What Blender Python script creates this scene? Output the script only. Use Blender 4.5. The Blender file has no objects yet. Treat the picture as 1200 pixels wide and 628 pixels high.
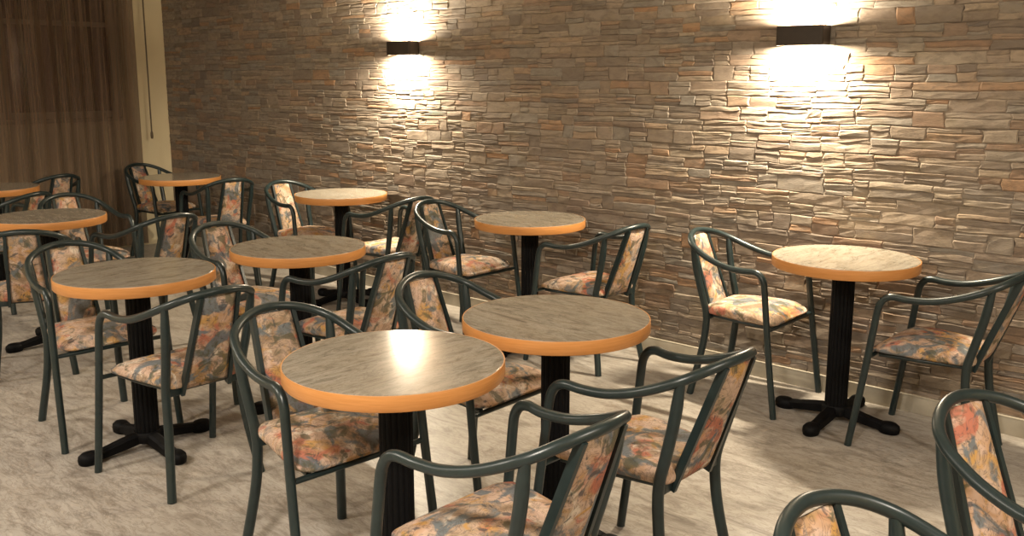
import bpy, bmesh, math, random
from mathutils import Vector
random.seed(7)
C = bpy.context.scene.collection
PI = math.pi

# ------------------------------------------------------------------ helpers
def mesh_obj(name, verts, faces, mat, parent=None, smooth=True, mats=None, fmat=None):
    me = bpy.data.meshes.new(name)
    me.from_pydata([tuple(v) for v in verts], [], faces)
    for m in (mats or [mat]): me.materials.append(m)
    if fmat:
        for p, i in zip(me.polygons, fmat): p.material_index = i
    if smooth:
        for p in me.polygons: p.use_smooth = True
    bm = bmesh.new(); bm.from_mesh(me); bmesh.ops.recalc_face_normals(bm, faces=bm.faces); bm.to_mesh(me); bm.free()
    me.update()
    o = bpy.data.objects.new(name, me); C.objects.link(o)
    if parent: o.parent = parent
    return o

class MB:
    """collects shapes and links them as one mesh object"""
    def __init__(s): s.v = []; s.f = []
    def add(s, v, f):
        n = len(s.v); s.v += [tuple(x) for x in v]; s.f += [tuple(i + n for i in q) for q in f]
    def box(s, x0, x1, y0, y1, z0, z1, bev=0.0):
        bm = bmesh.new(); bmesh.ops.create_cube(bm, size=1)
        for v in bm.verts:
            v.co = ((x0 + x1) / 2 + v.co.x * (x1 - x0), (y0 + y1) / 2 + v.co.y * (y1 - y0), (z0 + z1) / 2 + v.co.z * (z1 - z0))
        if bev: bmesh.ops.bevel(bm, geom=list(bm.edges), offset=bev, segments=2, affect='EDGES', profile=.5)
        bm.verts.index_update()
        s.add([v.co.copy() for v in bm.verts], [[v.index for v in f.verts] for f in bm.faces]); bm.free()
    def tube(s, pts, r, n=12, flat=None):
        """sweep a round (or flattened, flat=(ratio, axis)) section along pts; r a number or one per point"""
        P = [Vector(p) for p in pts]
        R = r if isinstance(r, (list, tuple)) else [r] * len(P)
        T = [(P[min(i + 1, len(P) - 1)] - P[max(i - 1, 0)]).normalized() for i in range(len(P))]
        a = Vector((0, 0, 1)) if abs(T[0].z) < .9 else Vector((1, 0, 0))
        N = (a - T[0] * a.dot(T[0])).normalized(); vs = []
        for i, p in enumerate(P):
            N = (N - T[i] * N.dot(T[i])).normalized(); B = T[i].cross(N)
            for k in range(n):
                t = 2 * PI * k / n
                vs.append(p + N * math.cos(t) * R[i] + B * math.sin(t) * R[i])
        fs = [(i * n + k, i * n + (k + 1) % n, (i + 1) * n + (k + 1) % n, (i + 1) * n + k) for i in range(len(P) - 1) for k in range(n)]
        fs.append(tuple(range(n))); fs.append(tuple((len(P) - 1) * n + k for k in range(n)))
        s.add(vs, fs)
    def lathe(s, prof, n=48, cx=0, cy=0):
        vs = []; m = len(prof)
        for k in range(n):
            t = 2 * PI * k / n
            for r, z in prof: vs.append((cx + r * math.cos(t), cy + r * math.sin(t), z))
        fs = [(k * m + i, ((k + 1) % n) * m + i, ((k + 1) % n) * m + i + 1, k * m + i + 1) for k in range(n) for i in range(m - 1)]
        if prof[0][0] > 1e-6: fs.append(tuple(k * m for k in range(n)))
        if prof[-1][0] > 1e-6: fs.append(tuple(k * m + m - 1 for k in range(n)))
        s.add(vs, fs)
    def build(s, name, mat, parent=None, smooth=True, sharp=55):
        o = mesh_obj(name, s.v, s.f, mat, parent, smooth)
        if sharp is not None:
            try: o.data.set_sharp_from_angle(angle=math.radians(sharp))
            except Exception: pass
        return o

def crom(P, n=8):
    P = [Vector(p) for p in P]; Q = [2 * P[0] - P[1]] + P + [2 * P[-1] - P[-2]]; out = []
    for i in range(1, len(Q) - 2):
        a, b, c, d = Q[i - 1:i + 3]
        for k in range(n):
            t = k / n
            out.append(.5 * ((2 * b) + (c - a) * t + (2 * a - 5 * b + 4 * c - d) * t * t + (3 * b - a - 3 * c + d) * t ** 3))
    out.append(P[-1]); return out

def tag(o, label=None, cat=None, group=None, kind=None):
    if label: o['label'] = label
    if cat: o['category'] = cat
    if group: o['group'] = group
    if kind: o['kind'] = kind
    return o
def thing(name, loc, rz=0):
    o = bpy.data.objects.new(name, None); C.objects.link(o)
    o.location = loc; o.rotation_euler = (0, 0, rz); o.empty_display_size = .1
    return o
def copy_tree(o, parent=None):
    c = o.copy(); C.objects.link(c)
    if parent: c.parent = parent
    for ch in list(o.children): copy_tree(ch, c)
    return c

# ------------------------------------------------------------------ materials
class NT:
    def __init__(s, name):
        s.m = bpy.data.materials.new(name); s.m.use_nodes = True
        s.t = s.m.node_tree; s.b = s.t.nodes['Principled BSDF']
    def n(s, typ, **kw):
        x = s.t.nodes.new(typ)
        for k, v in kw.items():
            if k in x.inputs.keys() and not hasattr(x, k): x.inputs[k].default_value = v
            else: setattr(x, k, v)
        return x
    def l(s, a, b): s.t.links.new(a, b)
    def inp(s, node, name, val): node.inputs[name].default_value = val
    def mix(s, fac, a, b, mode='MIX'):
        x = s.t.nodes.new('ShaderNodeMix'); x.data_type = 'RGBA'; x.blend_type = mode
        for sock, v in ((x.inputs[0], fac), (x.inputs[6], a), (x.inputs[7], b)):
            if hasattr(v, 'links'): s.l(v, sock)
            elif isinstance(v, (int, float)): sock.default_value = v
            else: sock.default_value = (*v, 1)
        return x.outputs[2]
    def ramp(s, fac, stops, interp='LINEAR'):
        x = s.t.nodes.new('ShaderNodeValToRGB'); x.color_ramp.interpolation = interp
        e = x.color_ramp.elements
        while len(e) > 1: e.remove(e[-1])
        for i, (p, c) in enumerate(stops):
            q = e[0] if i == 0 else e.new(p)
            q.position = p; q.color = (*c, 1) if not isinstance(c, (int, float)) else (c, c, c, 1)
        s.l(fac, x.inputs[0]); return x.outputs[0]
    def noise(s, vec, scale, detail=4, rough=.55, dist=0.0):
        x = s.n('ShaderNodeTexNoise'); s.inp(x, 'Scale', scale); s.inp(x, 'Detail', detail); s.inp(x, 'Roughness', rough); s.inp(x, 'Distortion', dist)
        if vec is not None: s.l(vec, x.inputs['Vector'])
        return x.outputs[0]
    def coords(s, rot=(0, 0, 0), scale=(1, 1, 1), rand=0.0, world=False):
        mp = s.n('ShaderNodeMapping')
        if world:
            g = s.n('ShaderNodeNewGeometry'); src = g.outputs['Position']
        else:
            tc = s.n('ShaderNodeTexCoord'); src = tc.outputs['Object']
        if rand:
            oi = s.n('ShaderNodeObjectInfo'); mu = s.n('ShaderNodeMath', operation='MULTIPLY'); s.l(oi.outputs['Random'], mu.inputs[0]); mu.inputs[1].default_value = rand
            va = s.n('ShaderNodeVectorMath', operation='ADD'); cb = s.n('ShaderNodeCombineXYZ')
            for i in range(3): s.l(mu.outputs[0], cb.inputs[i])
            s.l(src, va.inputs[0]); s.l(cb.outputs[0], va.inputs[1]); src = va.outputs[0]
        s.l(src, mp.inputs['Vector'])
        mp.inputs['Rotation'].default_value = rot; mp.inputs['Scale'].default_value = scale
        return mp.outputs[0]
    def bump(s, h, strength=.3, dist=.005):
        x = s.n('ShaderNodeBump'); x.inputs['Strength'].default_value = strength; x.inputs['Distance'].default_value = dist
        s.l(h, x.inputs['Height']); s.l(x.outputs[0], s.b.inputs['Normal'])
    def done(s, col=None, rough=.5, metal=0, spec=.5, coat=0):
        if col is not None:
            if hasattr(col, 'links'): s.l(col, s.b.inputs['Base Color'])
            else: s.b.inputs['Base Color'].default_value = (*col, 1)
        s.b.inputs['Roughness'].default_value = rough; s.b.inputs['Metallic'].default_value = metal
        s.b.inputs['Specular IOR Level'].default_value = spec
        if coat: s.b.inputs['Coat Weight'].default_value = coat; s.b.inputs['Coat Roughness'].default_value = .15
        return s.m

def mat_plain(name, col, rough=.5, metal=0, spec=.5, var=.12, scale=20):
    t = NT(name); n = t.noise(t.coords(), scale)
    c = t.ramp(n, [(.3, tuple(x * (1 - var) for x in col)), (.7, tuple(min(1, x * (1 + var)) for x in col))])
    return t.done(c, rough, metal, spec)

GREEN = mat_plain('green_grey_enamel', (.012, .022, .0228), .33, 0, .5, .15, 30)
BLACK = mat_plain('black_cast_iron', (.0025, .0025, .003), .6, 0, .13, .2, 60)
BRONZE = mat_plain('dark_bronze', (.035, .026, .02), .5, .3, .4, .1, 25)
PLASTER = mat_plain('cream_plaster', (.72, .62, .42), .85, 0, .3, .04, 3)
CEIL = mat_plain('ceiling_white', (.55, .5, .42), .9, 0, .2, .03, 2)
SKIRT = mat_plain('skirting_tile', (.36, .32, .25), .45, 0, .4, .15, 9)
FRAME = mat_plain('window_frame_paint', (.42, .36, .27), .6, 0, .3, .06, 8)
WAND = mat_plain('wand_brown', (.10, .07, .04), .5, 0, .4, .1, 20)

def mat_fabric():
    t = NT('floral_fabric'); v = t.coords(rand=23.0)
    big = t.noise(v, 8, 3, .55, .8)
    col = t.ramp(big, [(.30, (.26, .175, .11)), (.43, (.43, .31, .215)), (.52, (.52, .37, .285)), (.62, (.44, .27, .16)), (.72, (.33, .20, .085))])
    def blot(seed, scale, lo, hi, amt, c, dist=.9, detail=3):
        nonlocal col
        col = t.mix(t.ramp(t.noise(t.coords(rand=seed), scale, detail, .55, dist), [(lo, 0.), (hi, amt)]), col, c)
    blot(13., 10, .58, .67, .8, (.66, .58, .48))
    blot(83., 10, .55, .64, .85, (.48, .265, .07), 1.0)
    blot(67., 8.5, .565, .65, .88, (.42, .13, .08), .9)
    blot(41., 9, .53, .60, .9, (.115, .145, .165), 1.2, 4)
    blot(97., 11, .56, .63, .8, (.085, .085, .05), 1.5, 4)
    blot(53., 15, .60, .66, .8, (.05, .055, .065), 1.6, 4)
    n6 = t.noise(t.coords(rand=31.0), 19, 3, .6, 2.2)
    col = t.mix(t.ramp(n6, [(.455, 0.), (.495, .6), (.535, 0.)]), col, (.10, .075, .06))
    t.bump(t.noise(t.coords(), 420, 2), .15, .001)
    return t.done(col, .8, 0, .25)
FABRIC = mat_fabric()

def mat_laminate():
    t = NT('stone_look_laminate')
    v = t.coords(rot=(0, 0, .35), scale=(1, 3.6, 1), rand=5.0)
    n = t.noise(v, 6.5, 9, .68, 1.3)
    col = t.ramp(n, [(.30, (.12, .103, .078)), (.42, (.20, .176, .138)), (.52, (.27, .242, .197)), (.68, (.325, .295, .245))])
    n2 = t.noise(v, 3, 3, .5, .4)
    col = t.mix(t.ramp(n2, [(.35, 0.), (.7, .35)]), col, (.30, .24, .17))
    n3 = t.noise(v, 12, 6, .6, 2.0)
    col = t.mix(t.ramp(n3, [(.47, 0.), (.5, .5), (.53, 0.)]), col, (.09, .075, .055))
    return t.done(col, .14, 0, .24)
LAMINATE = mat_laminate()

def mat_edge():
    t = NT('honey_beech_edging')
    n = t.noise(t.coords(scale=(3, 3, 60), rand=4.0), 4, 4, .6)
    return t.done(t.ramp(n, [(.3, (.47, .20, .055)), (.7, (.56, .255, .08))]), .35, 0, .45)
EDGE = mat_edge()

def mat_stone():
    t = NT('stacked_ledgestone')
    g = t.n('ShaderNodeNewGeometry'); r = g.outputs['Random Per Island']
    col = t.ramp(r, [(0, (.25, .195, .145)), (.14, (.165, .138, .115)), (.28, (.28, .225, .175)), (.40, (.21, .19, .165)), (.50, (.31, .25, .19)),
                     (.62, (.17, .145, .122)), (.72, (.27, .182, .125)), (.80, (.225, .205, .178)), (.88, (.32, .26, .195)), (.95, (.30, .18, .105)), (1, (.15, .13, .115))])
    v = t.coords(scale=(1, 1, 2.2), world=True)
    n = t.noise(v, 16, 8, .65, .6)
    col = t.mix(t.ramp(n, [(.28, .8), (.55, 0.)]), col, (.115, .092, .072))
    n2 = t.noise(v, 5, 4, .6, .3)
    col = t.mix(t.ramp(n2, [(.5, 0.), (.75, .5)]), col, (.24, .19, .125))
    n3 = t.noise(t.coords(world=True), 1.7, 2, .5)
    col = t.mix(t.ramp(n3, [(.40, 0.), (.62, .22)]), col, (.225, .172, .138))
    h = t.n('ShaderNodeMath', operation='ADD'); t.l(t.noise(v, 30, 8, .7, .3), h.inputs[0]); t.l(t.noise(v, 110, 4, .6), h.inputs[1])
    t.bump(h.outputs[0], .38, .005)
    return t.done(col, .85, 0, .12)
STONE = mat_stone()

def mat_floor():
    t = NT('stone_look_vinyl')
    v = t.coords(rot=(0, 0, -.74), scale=(.9, 3.0, 1), world=True)
    n = t.noise(v, 5.0, 10, .74, 1.3)
    col = t.ramp(n, [(.28, (.11, .089, .073)), (.40, (.24, .212, .181)), (.50, (.355, .324, .286)), (.62, (.43, .398, .355)), (.8, (.49, .457, .413))])
    n2 = t.noise(v, 1.4, 3, .5, .3)
    col = t.mix(t.ramp(n2, [(.4, 0.), (.7, .4)]), col, (.345, .30, .248))
    n3 = t.noise(v, 9, 8, .65, 1.5)
    col = t.mix(t.ramp(n3, [(.46, 0.), (.5, .45), (.54, 0.)]), col, (.13, .10, .075))
    t.bump(n, .12, .003)
    return t.done(col, .37, 0, .36)
FLOOR = mat_floor()

def mat_curtain():
    t = NT('striped_sheer_curtain')
    v = t.coords(scale=(0, 1, .01), world=True)
    n = t.noise(v, 22, 3, .6)
    col = t.ramp(n, [(.30, (.075, .045, .031)), (.44, (.125, .08, .053)), (.52, (.165, .11, .07)), (.60, (.095, .06, .041)), (.70, (.21, .15, .09))])
    n2 = t.noise(v, 75, 2, .5)
    col = t.mix(t.ramp(n2, [(.45, 0.), (.6, .5)]), col, (.10, .066, .05))
    m = t.done(col, .9, 0, .1)
    tr = t.n('ShaderNodeBsdfTransparent'); mx = t.n('ShaderNodeMixShader'); mx.inputs[0].default_value = .78
    out = [x for x in t.t.nodes if x.type == 'OUTPUT_MATERIAL'][0]
    t.l(tr.outputs[0], mx.inputs[1]); t.l(t.b.outputs[0], mx.inputs[2]); t.l(mx.outputs[0], out.inputs['Surface'])
    return m
CURTAIN = mat_curtain()
t = NT('night_window_glass'); NIGHT = t.done((.012, .012, .014), .08, 0, .5)

t = NT('lamp_bulb'); t.b.inputs['Emission Color'].default_value = (1, .86, .62, 1); t.b.inputs['Emission Strength'].default_value = 25
BULB = t.done((.9, .85, .75), .4)
t = NT('opal_diffuser'); t.b.inputs['Emission Color'].default_value = (1, .84, .6, 1); t.b.inputs['Emission Strength'].default_value = 2
OPAL = t.done((.9, .85, .75), .5)

# ------------------------------------------------------------------ the room
XL, XR, YF, ZC = -8.10, 2.6, -7.6, 2.75
def slab(name, x0, x1, y0, y1, z0, z1, mat):
    b = MB(); b.box(x0, x1, y0, y1, z0, z1); return tag(b.build(name, mat, None, False), kind='structure')
slab('floor', XL - .3, XR + .2, YF - .2, .2, -.12, 0, FLOOR)
slab('ceiling', XL - .3, XR + .2, YF - .2, .2, ZC, ZC + .12, CEIL)
slab('wall_right', XR, XR + .15, YF, .15, 0, ZC, PLASTER)
slab('wall_front', XL, XR, YF - .15, YF, 0, ZC, PLASTER)

def stone_wall():
    rnd = random.Random(3); V = []; F = []
    def stone(x0, x1, z0, z1):
        d = rnd.uniform(.0, .0036); w, h = x1 - x0, z1 - z0
        m = min(.0055, h * .22)
        nx = max(2, min(5, int(w / .055)))
        xs = [x0, x0 + m * rnd.uniform(.5, 1.5)] + [x0 + w * k / nx for k in range(1, nx)] + [x1 - m * rnd.uniform(.5, 1.5), x1]
        zs = [z0, z0 + m, (z0 + z1) / 2, z1 - m, z1]
        b = len(V); tilt = rnd.uniform(-.0010, .0010); tx = rnd.uniform(-.0012, .0012)
        for i, x in enumerate(xs):
            for j, z in enumerate(zs):
                edge = i in (0, len(xs) - 1) or j in (0, 4)
                if edge: V.append((x, .0016, z))
                else:
                    zz = z + (rnd.uniform(-.003, .003) if j != 2 else rnd.uniform(-.004, .004))
                    y = -d + tilt * (j - 2) + tx * (x - (x0 + x1) / 2) / w * 2 + rnd.uniform(-.0014, .0014)
                    V.append((x + (rnd.uniform(-.004, .004) if 1 < i < len(xs) - 2 else 0), max(-.0115, y), zz))
        for i in range(len(xs) - 1):
            for j in range(4):
                a = b + i * 5 + j; F.append((a, a + 5, a + 6, a + 1))
    z = .0
    while z < ZC - .001:
        H = rnd.uniform(.052, .080)
        if ZC - z - H < .05: H = ZC - z
        x = XL
        while x < XR - .001:
            L = rnd.choice((rnd.uniform(.07, .15), rnd.uniform(.13, .29)))
            if XR - x - L < .08: L = XR - x
            q = rnd.random()
            if q < .22: stone(x, x + L, z, z + H)
            elif q < .78:
                s = rnd.uniform(.36, .64); stone(x, x + L, z, z + H * s)
                if L > .2 and rnd.random() < .4:
                    k = rnd.uniform(.35, .65); stone(x, x + L * k, z + H * s, z + H); stone(x + L * k, x + L, z + H * s, z + H)
                else: stone(x, x + L, z + H * s, z + H)
            else:
                s1 = rnd.uniform(.26, .38); s2 = rnd.uniform(.62, .74)
                stone(x, x + L, z, z + H * s1); stone(x, x + L, z + H * s1, z + H * s2); stone(x, x + L, z + H * s2, z + H)
            x += L
        z += H
    for i, (x, y, z) in enumerate(V):                  # joints wander a little, as split stone does
        if XL + .02 < x < XR - .02 and .02 < z < ZC - .02:
            V[i] = (x + .003 * math.sin(z * 61 + 3 * math.sin(x * 5)) + .003 * math.sin(z * 150 + x * 20), y,
                    z + .0012 * math.sin(x * 37 + z * 23) + .0014 * math.sin(x * 83 + z * 57) + .002 * math.sin(x * 9 + z * 3))
    b = len(V)                                         # the body of the wall behind the stones
    V.extend([(XL, .0075, 0), (XR, .0075, 0), (XR, .15, 0), (XL, .15, 0), (XL, .0075, ZC), (XR, .0075, ZC), (XR, .15, ZC), (XL, .15, ZC)])
    F.extend([tuple(b + i for i in q) for q in ((0, 1, 5, 4), (1, 2, 6, 5), (2, 3, 7, 6), (3, 0, 4, 7), (4, 5, 6, 7), (0, 3, 2, 1))])
    me = bpy.data.meshes.new('wall_back'); me.from_pydata(V, [], F); me.materials.append(STONE); me.update()
    o = bpy.data.objects.new('wall_back', me); C.objects.link(o); tag(o, kind='structure')
stone_wall()
b = MB(); b.box(XL, XR, -.0135, .006, 0, .074, .0015); b.box(XL, XR, -.0145, .006, .074, .081, .0015)
tag(b.build('baseboard_back', SKIRT, None, False), kind='structure')

# left wall with the window behind the curtain
b = MB(); wy0, wy1, wz0, wz1 = -3.2, -.40, 1.15, 2.42
b.box(XL - .2, XL, wy1, .15, 0, ZC); b.box(XL - .2, XL, YF, wy0, 0, ZC); b.box(XL - .2, XL, wy0, wy1, 0, wz0); b.box(XL - .2, XL, wy0, wy1, wz1, ZC)
tag(b.build('wall_left', PLASTER, None, False), kind='structure')
w = thing('window_1', (0, 0, 0)); tag(w, kind='structure')
b = MB()
b.box(XL - .12, XL - .07, wy0, wy1, wz0, wz0 + .06); b.box(XL - .12, XL - .07, wy0, wy1, wz1 - .06, wz1)
for y in (wy0, wy0 + .91, wy0 + 1.83, wy1 - .06): b.box(XL - .12, XL - .07, y, y + .06, wz0 + .06, wz1 - .06)
b.box(XL - .118, XL - .072, wy0 + .06, wy1 - .06, 1.92, 1.96)
b.build('window_frame', FRAME, w, False)
b = MB(); b.box(XL - .098, XL - .092, wy0 + .03, wy1 - .03, wz0 + .03, wz1 - .03); b.build('window_pane', NIGHT, w, False)
b = MB(); b.box(XL - .07, XL + .02, wy0 - .03, wy1 + .03, wz0 - .03, wz0 + .002, .004); b.build('window_sill', FRAME, w, False)

# the curtain: one hanging length of cloth in soft folds
V = []; F = []; ny = 420; y0, y1 = -3.45, -.315; zs = [.03, .35, .7, 1.1, 1.5, 1.9, 2.3, 2.66]
for i in range(ny + 1):
    y = y0 + (y1 - y0) * i / ny
    for j, z in enumerate(zs):
        a = .008 + .007 * (1 - z / 2.7)
        ph = .35 * math.sin(z * 1.3 + y * 3)
        V.append((XL + .085 + a * math.sin(y * 52 + ph + 1.3 * math.sin(y * 7)) + .008 * math.sin(y * 23 + z), y, z))
m = len(zs)
F = [(i * m + j, (i + 1) * m + j, (i + 1) * m + j + 1, i * m + j + 1) for i in range(ny) for j in range(m - 1)]
cu = mesh_obj('curtain', V, F, CURTAIN)
tag(cu, 'long brown vertically striped sheer curtain hanging over the window on the left wall', 'curtain')
b = MB(); b.tube([(XL + .085, -3.5, 2.685), (XL + .085, -.12, 2.685)], .013, 12)
for y in (-.12, -3.5): b.lathe([(0, 2.66), (.02, 2.668), (.026, 2.685), (.02, 2.70), (0, 2.708)], 16, XL + .085, y)
cr = b.build('curtain_rod', WAND); tag(cr, 'thin brown rod above the striped curtain on the left wall', 'curtain rod')
for y in (-3.3, -1.7, -.2):
    b = MB(); b.tube([(XL, y, 2.685), (XL + .085, y, 2.685)], .007, 8); b.build('rod_bracket', WAND, cr)
wd = thing('curtain_wand', (XL + .085, -.212, 2.672)); tag(wd, 'thin dark pull wand hanging down the cream wall beside the curtain', 'curtain wand')
b = MB(); b.tube([(0, 0, 0), (0, 0, -1.66)], .0065, 10); b.build('rod', WAND, wd)
b = MB(); b.lathe([(0, -1.715), (.009, -1.712), (.0125, -1.69), (.011, -1.66), (.0065, -1.648), (0, -1.646)], 14); b.build('grip', WAND, wd)

# ------------------------------------------------------------------ wall sconces
def sconce(x, label):
    hw, D, z0, z1, t_ = .115, .096, 1.640, 1.728, .004
    r = thing('wall_sconce', (x, -.0, z0)); tag(r, label, 'wall lamp', 'up-and-down wall sconces on the stone wall')
    H = z1 - z0
    out = []; inn = []
    def outline(hw, D, y0):
        p = [(-hw, y0)]
        for k in range(9): a = PI + k * PI / 16; p.append((-hw + .014 + .014 * math.cos(a), -D + .014 + .014 * math.sin(a) - .006 * (0)))
        for k in range(1, 8): u = -hw + .014 + (2 * hw - .028) * k / 8; p.append((u, -D - .006 * math.sin(PI * k / 8)))
        for k in range(9): a = 1.5 * PI + k * PI / 16; p.append((hw - .014 + .014 * math.cos(a), -D + .014 + .014 * math.sin(a)))
        p.append((hw, y0)); return p
    o = outline(hw, D, -.013); i_ = outline(hw - t_, D - t_, -.013); n = len(o)
    V = [(x_, y_, z) for (x_, y_) in o for z in (0, H)] + [(x_, y_, z) for (x_, y_) in i_ for z in (0, H)]
    F = []
    for k in range(n - 1):
        a, c = 2 * k, 2 * n + 2 * k
        F += [(a, a + 2, a + 3, a + 1), (c, c + 1, c + 3, c + 2), (a, c, c + 2, a + 2), (a + 1, a + 3, c + 3, c + 1)]
    F += [(0, 1, 2 * n + 1, 2 * n), (2 * n - 2, 4 * n - 2, 4 * n - 1, 2 * n - 1)]
    s = mesh_obj('shade', V, F, BRONZE, r)
    try: s.data.set_sharp_from_angle(angle=math.radians(40))
    except Exception: pass
    b = MB(); b.box(-hw + .003, hw - .003, -.018, -.004, .004, H - .004, .002); b.build('back_plate', BRONZE, r, False)
    b = MB(); b.tube([(-.045, -.05, H / 2), (-.04, -.05, H / 2), (.04, -.05, H / 2), (.045, -.05, H / 2)], [.006, .011, .011, .006], 12); b.build('bulb', BULB, r)
    b = MB(); b.tube([(0, -.016, H / 2), (0, -.04, H / 2)], .008, 10); b.build('lamp_holder', BRONZE, r)
    for nm, z, rx in (('glow_down', z0 + .004, 0), ('glow_up', z1 - .004, PI)):
        L = bpy.data.lights.new('sconce_' + nm, 'AREA'); L.shape = 'RECTANGLE'; L.size = .20; L.size_y = .034
        L.energy = SC; L.color = (1, .86, .64)
        lo = bpy.data.objects.new('sconce_' + nm, L); C.objects.link(lo); lo.location = (x, -.074, z); lo.rotation_euler = (rx, 0, 0)
SC = 66.0
sconce(-1.995, 'dark bronze up-and-down wall sconce high above the lone table at the right')
sconce(-4.797, 'dark bronze up-and-down wall sconce further along the wall, left of the other lamp')

# ------------------------------------------------------------------ tables
TR, TZ, TE = .304, .735, .044
def make_table():
    r = thing('pedestal_table', (0, 0, 0))
    b = MB(); R = TR - .0035
    b.lathe([(0, TZ - .03), (R, TZ - .03), (R, TZ - .0015), (R - .0015, TZ), (R * .5, TZ), (0, TZ)], 96); b.build('tabletop', LAMINATE, r, True, 35)
    b = MB()
    b.lathe([(R, TZ - .03), (R, TZ - .0012), (TR - .001, TZ - .0008), (TR, TZ - .003), (TR, TZ - TE + .004), (TR - .003, TZ - TE), (TR - .028, TZ - TE), (TR - .028, TZ - .031)], 96)
    b.build('edge_band', EDGE, r, True, 50)
    # cast mounting spider under the top
    b = MB()
    for k in range(4):
        a = k * PI / 2 + PI / 4; c, s = math.cos(a), math.sin(a)
        b.tube([(.03 * c, .03 * s, TZ - .05), (.13 * c, .13 * s, TZ - .046), (.20 * c, .20 * s, TZ - .042)], [.02, .013, .010], 8)
    b.build('top_bracket', BLACK, r)
    # fluted column
    V = []; F = []; n = 96; zs = (.06, TZ - .034)
    for z in zs:
        for k in range(n):
            a = 2 * PI * k / n; rr = .0475 - .0045 * (1 - abs(math.cos(a * 8))) ** 1.0
            V.append((rr * math.cos(a), rr * math.sin(a), z))
    F = [(k, (k + 1) % n, n + (k + 1) % n, n + k) for k in range(n)] + [tuple(range(n)), tuple(range(n, 2 * n))]
    o = mesh_obj('column', V, F, BLACK, r)
    try: o.data.set_sharp_from_angle(angle=math.radians(50))
    except Exception: pass
    b = MB(); b.lathe([(0, .03), (.052, .03), (.058, .04), (.058, .062), (.052, .074), (0, .076)], 32); b.build('base_hub', BLACK, r)
    for k in range(4):
        a = k * PI / 2; c, s = math.cos(a), math.sin(a)
        V = []; F = []; pr = [(.045, .025, .030, .072), (.10, .024, .022, .064), (.17, .023, .014, .050), (.225, .023, .010, .042)]
        for d, wv, zl, zh in pr:
            for (q, z) in ((-wv, zl), (-wv, zh - .008), (-wv * .55, zh), (wv * .55, zh), (wv, zh - .008), (wv, zl)):
                V.append((c * d - s * q, s * d + c * q, z))
        for i in range(3):
            for j in range(6): F.append((i * 6 + j, i * 6 + (j + 1) % 6, (i + 1) * 6 + (j + 1) % 6, (i + 1) * 6 + j))
        F += [tuple(range(6)), tuple(range(18, 24))]
        f = mesh_obj('foot', V, F, BLACK, r, False)
        b = MB(); b.lathe([(0, .0), (.026, .0), (.031, .006), (.033, .022), (.031, .036), (.022, .046), (.008, .049), (0, .0495)], 24, .245 * c, .245 * s)
        mx_, my_ = .238 * c, .238 * s
        b.v = [(mx_ + (x - .245 * c) * (1.42 if abs(c) > .5 else 1.05), my_ + (y - .245 * s) * (1.42 if abs(s) > .5 else 1.05), z) for x, y, z in b.v]
        b.build('foot_cap', BLACK, f)
    return r
TABLES = [
 ('T1', -1.903, -2.612, 'round pedestal table nearest the camera, with a bright lamp reflection on its grey top'),
 ('T2', -1.880, -1.949, 'round pedestal table just behind the nearest table, in the middle of the room'),
 ('T3', -1.612, -.332, 'lone round pedestal table against the stone wall at the right, under a lamp'),
 ('T4', -3.349, -.413, 'round pedestal table against the stone wall between the two wall lamps'),
 ('T5', -3.567, -1.767, 'round pedestal table in the middle row, just right of the front left table'),
 ('T6', -3.563, -2.539, 'round pedestal table in the left foreground with its black four-footed base in plain view'),
 ('T7', -5.025, -.417, 'round pedestal table against the stone wall below the further lamp'),
 ('T8', -5.402, -2.155, 'round pedestal table at the left edge, behind the left foreground table'),
 ('T9', -6.82, -.60, 'small-looking round pedestal table in the far corner by the cream wall strip'),
 ('T10', -7.132, -1.858, 'round pedestal table furthest back at the left edge, only its right part in view'),
]
proto = make_table()
for i, (k, x, y, lab) in enumerate(TABLES):
    o = proto if i == 0 else copy_tree(proto)
    o.location = (x, y, 0); o.rotation_euler = (0, 0, {'T1': PI / 2, 'T10': PI / 4}.get(k, (0, PI, PI / 2)[i % 3]))
    tag(o, lab, 'table', 'round pedestal tables with wood-edged stone-look tops')

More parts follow.
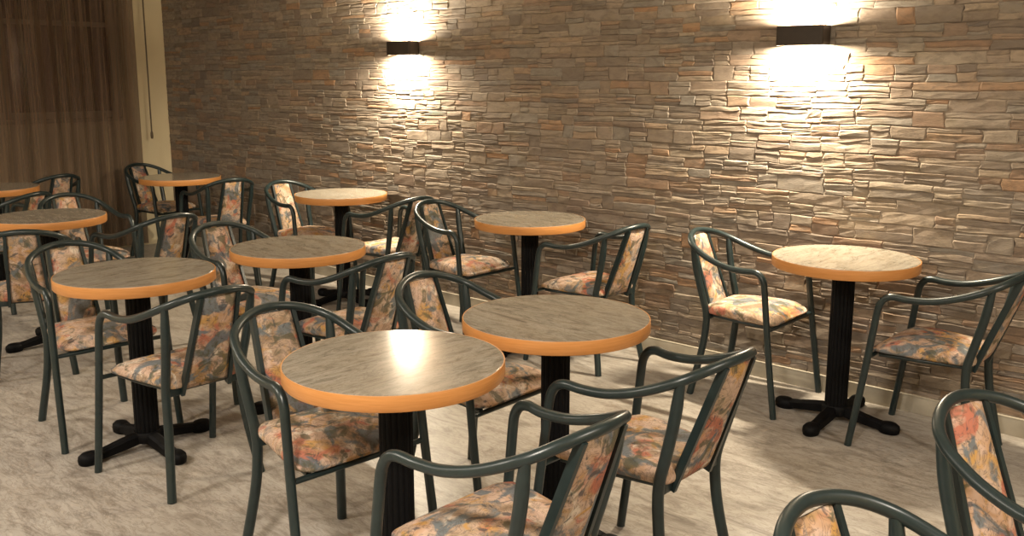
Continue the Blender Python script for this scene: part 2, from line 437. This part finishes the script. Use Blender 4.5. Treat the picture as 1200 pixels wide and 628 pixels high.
# ------------------------------------------------------------------ chairs (front faces +x)
def make_chair():
    r = thing('bistro_armchair', (0, 0, 0))
    half = [(.279, .242, 0), (.236, .2355, .30), (.211, .231, .50), (.203, .2295, .565), (.195, .228, .606), (.176, .2265, .634), (.145, .224, .645),
            (.087, .218, .641), (.0, .214, .648), (-.10, .203, .676), (-.195, .170, .717), (-.252, .098, .749), (-.276, 0, .762)]
    full = [Vector(p) for p in half] + [Vector((p[0], -p[1], p[2])) for p in half[-2::-1]]
    path = crom(full, 6); n = len(path); cut = 6 * 3
    RT = .0142
    b = MB(); b.tube(path[cut:n - cut], RT, 14); b.build('arm_rail', GREEN, r)
    for s in (1, -1):
        p = path[:cut + 1] if s > 0 else path[n - cut - 1:][::-1]
        b = MB(); b.tube(p, [RT] * len(p), 14); b.build('leg', GREEN, r)
    for s in (1, -1):
        p = crom([(-.196, s * .1695, .714), (-.176, s * .163, .60), (-.148, s * .155, .49), (-.127, s * .150, .41), (-.124, s * .1495, .34), (-.138, s * .156, .22), (-.180, s * .182, 0)], 6)
        b = MB(); b.tube(p, [.0125, .0135, .0148, .0158] + [.0165] * (len(p) - 4), 14); b.build('leg', GREEN, r)
    # seat frame: side rails, cross rails, brackets
    b = MB(); zf = .388
    for s in (1, -1):
        b.tube([(.205, s * .165, zf), (.05, s * .148, zf), (-.118, s * .115, zf)], .009, 10)
        b.box(-.136, -.108, min(s * .10, s * .150), max(s * .10, s * .150), zf - .016, zf + .016, .002)
    b.tube([(.222, -.2325, zf), (.222, .2325, zf)], .009, 10)
    b.tube([(-.118, -.150, zf), (-.118, .150, zf)], .009, 10)
    b.build('seat_frame', GREEN, r)
    # seat cushion: rounded trapezoid, domed top, waterfall front
    ol = []
    def corner(cx, cy, rr, a0, a1, m=6):
        for k in range(m + 1):
            a = a0 + (a1 - a0) * k / m; ol.append((cx + rr * math.cos(a), cy + rr * math.sin(a)))
    corner(.235 - .06, .205 - .06, .06, 0, PI / 2); corner(-.145 + .035, .150 - .035, .035, PI / 2, PI)
    corner(-.145 + .035, -.150 + .035, .035, PI, 1.5 * PI); corner(.235 - .06, -.205 + .06, .06, 1.5 * PI, 2 * PI)
    den = []
    for i, p in enumerate(ol):                         # even spacing along the straight runs
        q = ol[(i + 1) % len(ol)]; L = math.hypot(q[0] - p[0], q[1] - p[1]); k = max(1, int(L / .03))
        for j in range(k): den.append((p[0] + (q[0] - p[0]) * j / k, p[1] + (q[1] - p[1]) * j / k))
    N = len(den); V = []; F = []; cx = .05
    rings = [(.93, 0.), (.985, .006), (1.0, .016), (.998, .028), (.975, .040), (.92, .050), (.8, .057), (.6, .063), (.35, .066), (.15, .067)]
    for sc, dz in rings:
        for (x, y) in den:
            X, Y = cx + (x - cx) * sc, y * sc
            drop = -.020 * max(0, (X - .10) / .13) ** 2 + .008 * math.sin((X + .145) / .38 * PI)
            rise = .013 * max(0, (X - .08) / .15) if dz < .03 else 0
            V.append((X, Y, .395 + dz * .88 + rise + drop * min(1, dz / .04 + .45)))
    for i in range(len(rings) - 1):
        for k in range(N): F.append((i * N + k, i * N + (k + 1) % N, (i + 1) * N + (k + 1) % N, (i + 1) * N + k))
    F += [tuple(range(N)), tuple((len(rings) - 1) * N + k for k in range(N))]
    mesh_obj('seat', V, F, FABRIC, r)
    # upholstered back between two flat struts
    def bp(u, yv, off):                                # u 0 bottom .. 1 top; off: out of the panel plane towards the front
        x = -.138 + (-.266 + .138) * u - .012 * math.sin(u * PI) * 0; z = .392 + (.744 - .392) * u
        nx, nz = .94, .34
        return (x + nx * off, yv, z + nz * off)
    V = []; F = []; nu, nv = 14, 9
    for side in (0, 1):
        for i in range(nu + 1):
            u = i / nu; hw = .084 + (.064 - .084) * u
            for j in range(nv + 1):
                v = -1 + 2 * j / nv
                puff = .016 * (1 - abs(v) ** 4) * (1 - abs(2 * u - 1) ** 8) + .004
                V.append(bp(u, hw * v, puff if side == 0 else -puff * .8))
    M = (nu + 1) * (nv + 1)
    for i in range(nu):
        for j in range(nv):
            a = i * (nv + 1) + j; F.append((a, a + 1, a + nv + 2, a + nv + 1)); F.append((M + a, M + a + nv + 1, M + a + nv + 2, M + a + 1))
    loop = [j for j in range(nv + 1)] + [i * (nv + 1) + nv for i in range(1, nu + 1)] + [nu * (nv + 1) + j for j in range(nv - 1, -1, -1)] + [i * (nv + 1) for i in range(nu - 1, 0, -1)]
    for k in range(len(loop)): a, c = loop[k], loop[(k + 1) % len(loop)]; F.append((a, M + a, M + c, c))
    mesh_obj('backrest', V, F, FABRIC, r)
    for s in (1, -1):
        V = []; F = []; m = 8
        for i in range(m + 1):
            u = -.06 + 1.07 * i / m; hw = .0915 + (.0715 - .0915) * u
            for (dy, off) in ((-.007, -.012), (.007, -.012), (.007, .012), (-.007, .012)): V.append(bp(u, s * hw + dy, off))
        for i in range(m):
            for j in range(4): F.append((i * 4 + j, i * 4 + (j + 1) % 4, (i + 1) * 4 + (j + 1) % 4, (i + 1) * 4 + j))
        F += [(0, 1, 2, 3), tuple(4 * m + j for j in range(4))]
        mesh_obj('back_strut', V, F, GREEN, r, False)
    return r
CHAIRS = [
 ('C1', -2.299, -2.585, -.074, 'armchair left of the nearest table, its whole floral seat in view under the tabletop'),
 ('C2', -1.407, -2.680, 3.143, 'armchair in front of the nearest table, seen from behind, cut off at the bottom edge'),
 ('C3', -2.313, -1.906, .016, 'armchair behind the nearest table, facing the second table, lower half hidden'),
 ('C4', -1.444, -2.030, 3.138, 'armchair right of the second table, seen from behind with slanting floral back'),
 ('C5', -2.099, -.280, .022, 'armchair left of the lone right-hand table, beside the stone wall'),
 ('C6', -1.170, -.338, 3.148, 'armchair right of the lone right-hand table, its back cut off by the right edge'),
 ('C7', -3.861, -.442, .014, 'armchair left of the wall table that stands between the two lamps'),
 ('C8', -2.929, -.363, 3.094, 'armchair right of the wall table that stands between the two lamps'),
 ('C9', -4.018, -1.773, -.015, 'armchair left of the middle-row table, facing right, in front of dim far tables'),
 ('C10', -3.212, -1.733, 3.191, 'armchair right of the middle-row table, back towards the camera'),
 ('C11', -5.455, -.416, .016, 'armchair left of the wall table below the further lamp'),
 ('C12', -4.556, -.371, 3.128, 'armchair right of the wall table below the further lamp, with brightly lit seat'),
 ('C13', -4.004, -2.544, -.056, 'armchair left of the left foreground table, facing it'),
 ('C14', -3.182, -2.549, 3.141, 'armchair right of the left foreground table, a black table base behind its legs'),
 ('C15', -4.986, -1.780, 3.248, 'armchair right of the left-edge table, behind the left foreground table'),
 ('C20', -7.517, -.426, .224, 'dim armchair left of the far corner table, against the cream wall strip'),
 ('C21', -6.36, -.53, 2.98, 'dim armchair right of the far corner table, against the stone wall'),
 ('C22', -.384, -2.772, -.139, 'armchair at the bottom right corner, only the curved rail and top of its back showing'),
 ('C23', -.377, -2.051, -.312, 'armchair cut off by the right edge, in front of the lone right-hand table'),
 ('C16', -4.990, -2.420, 2.70, 'armchair at the left edge in front of the left-edge table, seen from behind'),
 ('C17', -5.809, -1.800, -.053, 'dim armchair behind the left-edge table, facing it'),
 ('C18', -6.517, -1.984, 3.55, 'dim armchair right of the furthest left table, back showing above the left-edge table'),
 ('C19', -7.573, -1.331, 3.262, 'furthest dim armchair, standing right in front of the striped curtain'),
]
pc = make_chair()
for i, (k, x, y, th, lab) in enumerate(CHAIRS):
    o = pc if i == 0 else copy_tree(pc)
    o.location = (x, y, 0); o.rotation_euler = (0, 0, th)
    tag(o, lab, 'chair', 'green metal armchairs with floral upholstery')

# ------------------------------------------------------------------ the room's ceiling lamps (above and behind the camera), plus one added for the left end
def ceiling_lamp(x, y, power, label):
    r = thing('ceiling_light', (x, y, ZC)); tag(r, label, 'ceiling light', 'round ceiling lights')
    b = MB(); b.lathe([(.17, -.0), (.19, -.0), (.195, -.03), (.185, -.042), (.17, -.042)], 40); b.build('rim', BRONZE, r)
    b = MB(); b.lathe([(0, -.05), (.09, -.047), (.172, -.03), (.172, -.004), (0, -.004)], 40); b.build('diffuser', OPAL, r)
    L = bpy.data.lights.new('ceiling_lamp', 'AREA'); L.shape = 'DISK'; L.size = .34; L.energy = power * .88; L.color = (1, .90, .765)
    lo = bpy.data.objects.new('ceiling_lamp', L); C.objects.link(lo); lo.location = (x, y, ZC - .06)
ceiling_lamp(-3.3, -5.2, 110, 'round ceiling light nearest the left wall, behind the camera')
ceiling_lamp(-.6, -4.6, 170, 'round ceiling light directly above the camera')
ceiling_lamp(-6.2, -5.0, 105, 'added round ceiling light, unseen, brightening the left end of the room')  # added fill to lift the dim left wall and curtain, no known fixture
ceiling_lamp(1.4, -2.2, 100, 'round ceiling light to the right of the camera')

w = bpy.data.worlds.new('room_ambient'); bpy.context.scene.world = w; w.use_nodes = True
w.node_tree.nodes['Background'].inputs[0].default_value = (1, .85, .65, 1); w.node_tree.nodes['Background'].inputs[1].default_value = .03

# ------------------------------------------------------------------ camera
f, sy, pitch, H = 1095.3, -24.27, .1795, 1.493
cam = bpy.data.cameras.new('camera'); co = bpy.data.objects.new('camera', cam); C.objects.link(co)
cam.sensor_width = 36; cam.sensor_fit = 'HORIZONTAL'; cam.lens = f / 1200 * 36; cam.shift_y = sy / 1200
co.location = (0, -4.21, H); co.rotation_euler = (PI / 2 - pitch, 0, .742166)
cam.clip_start = .05
sc = bpy.context.scene; sc.camera = co
vs = sc.view_settings; vs.view_transform = 'Standard'; vs.look = 'None'; vs.gamma = 1; vs.use_curve_mapping = False; vs.exposure = -0.12
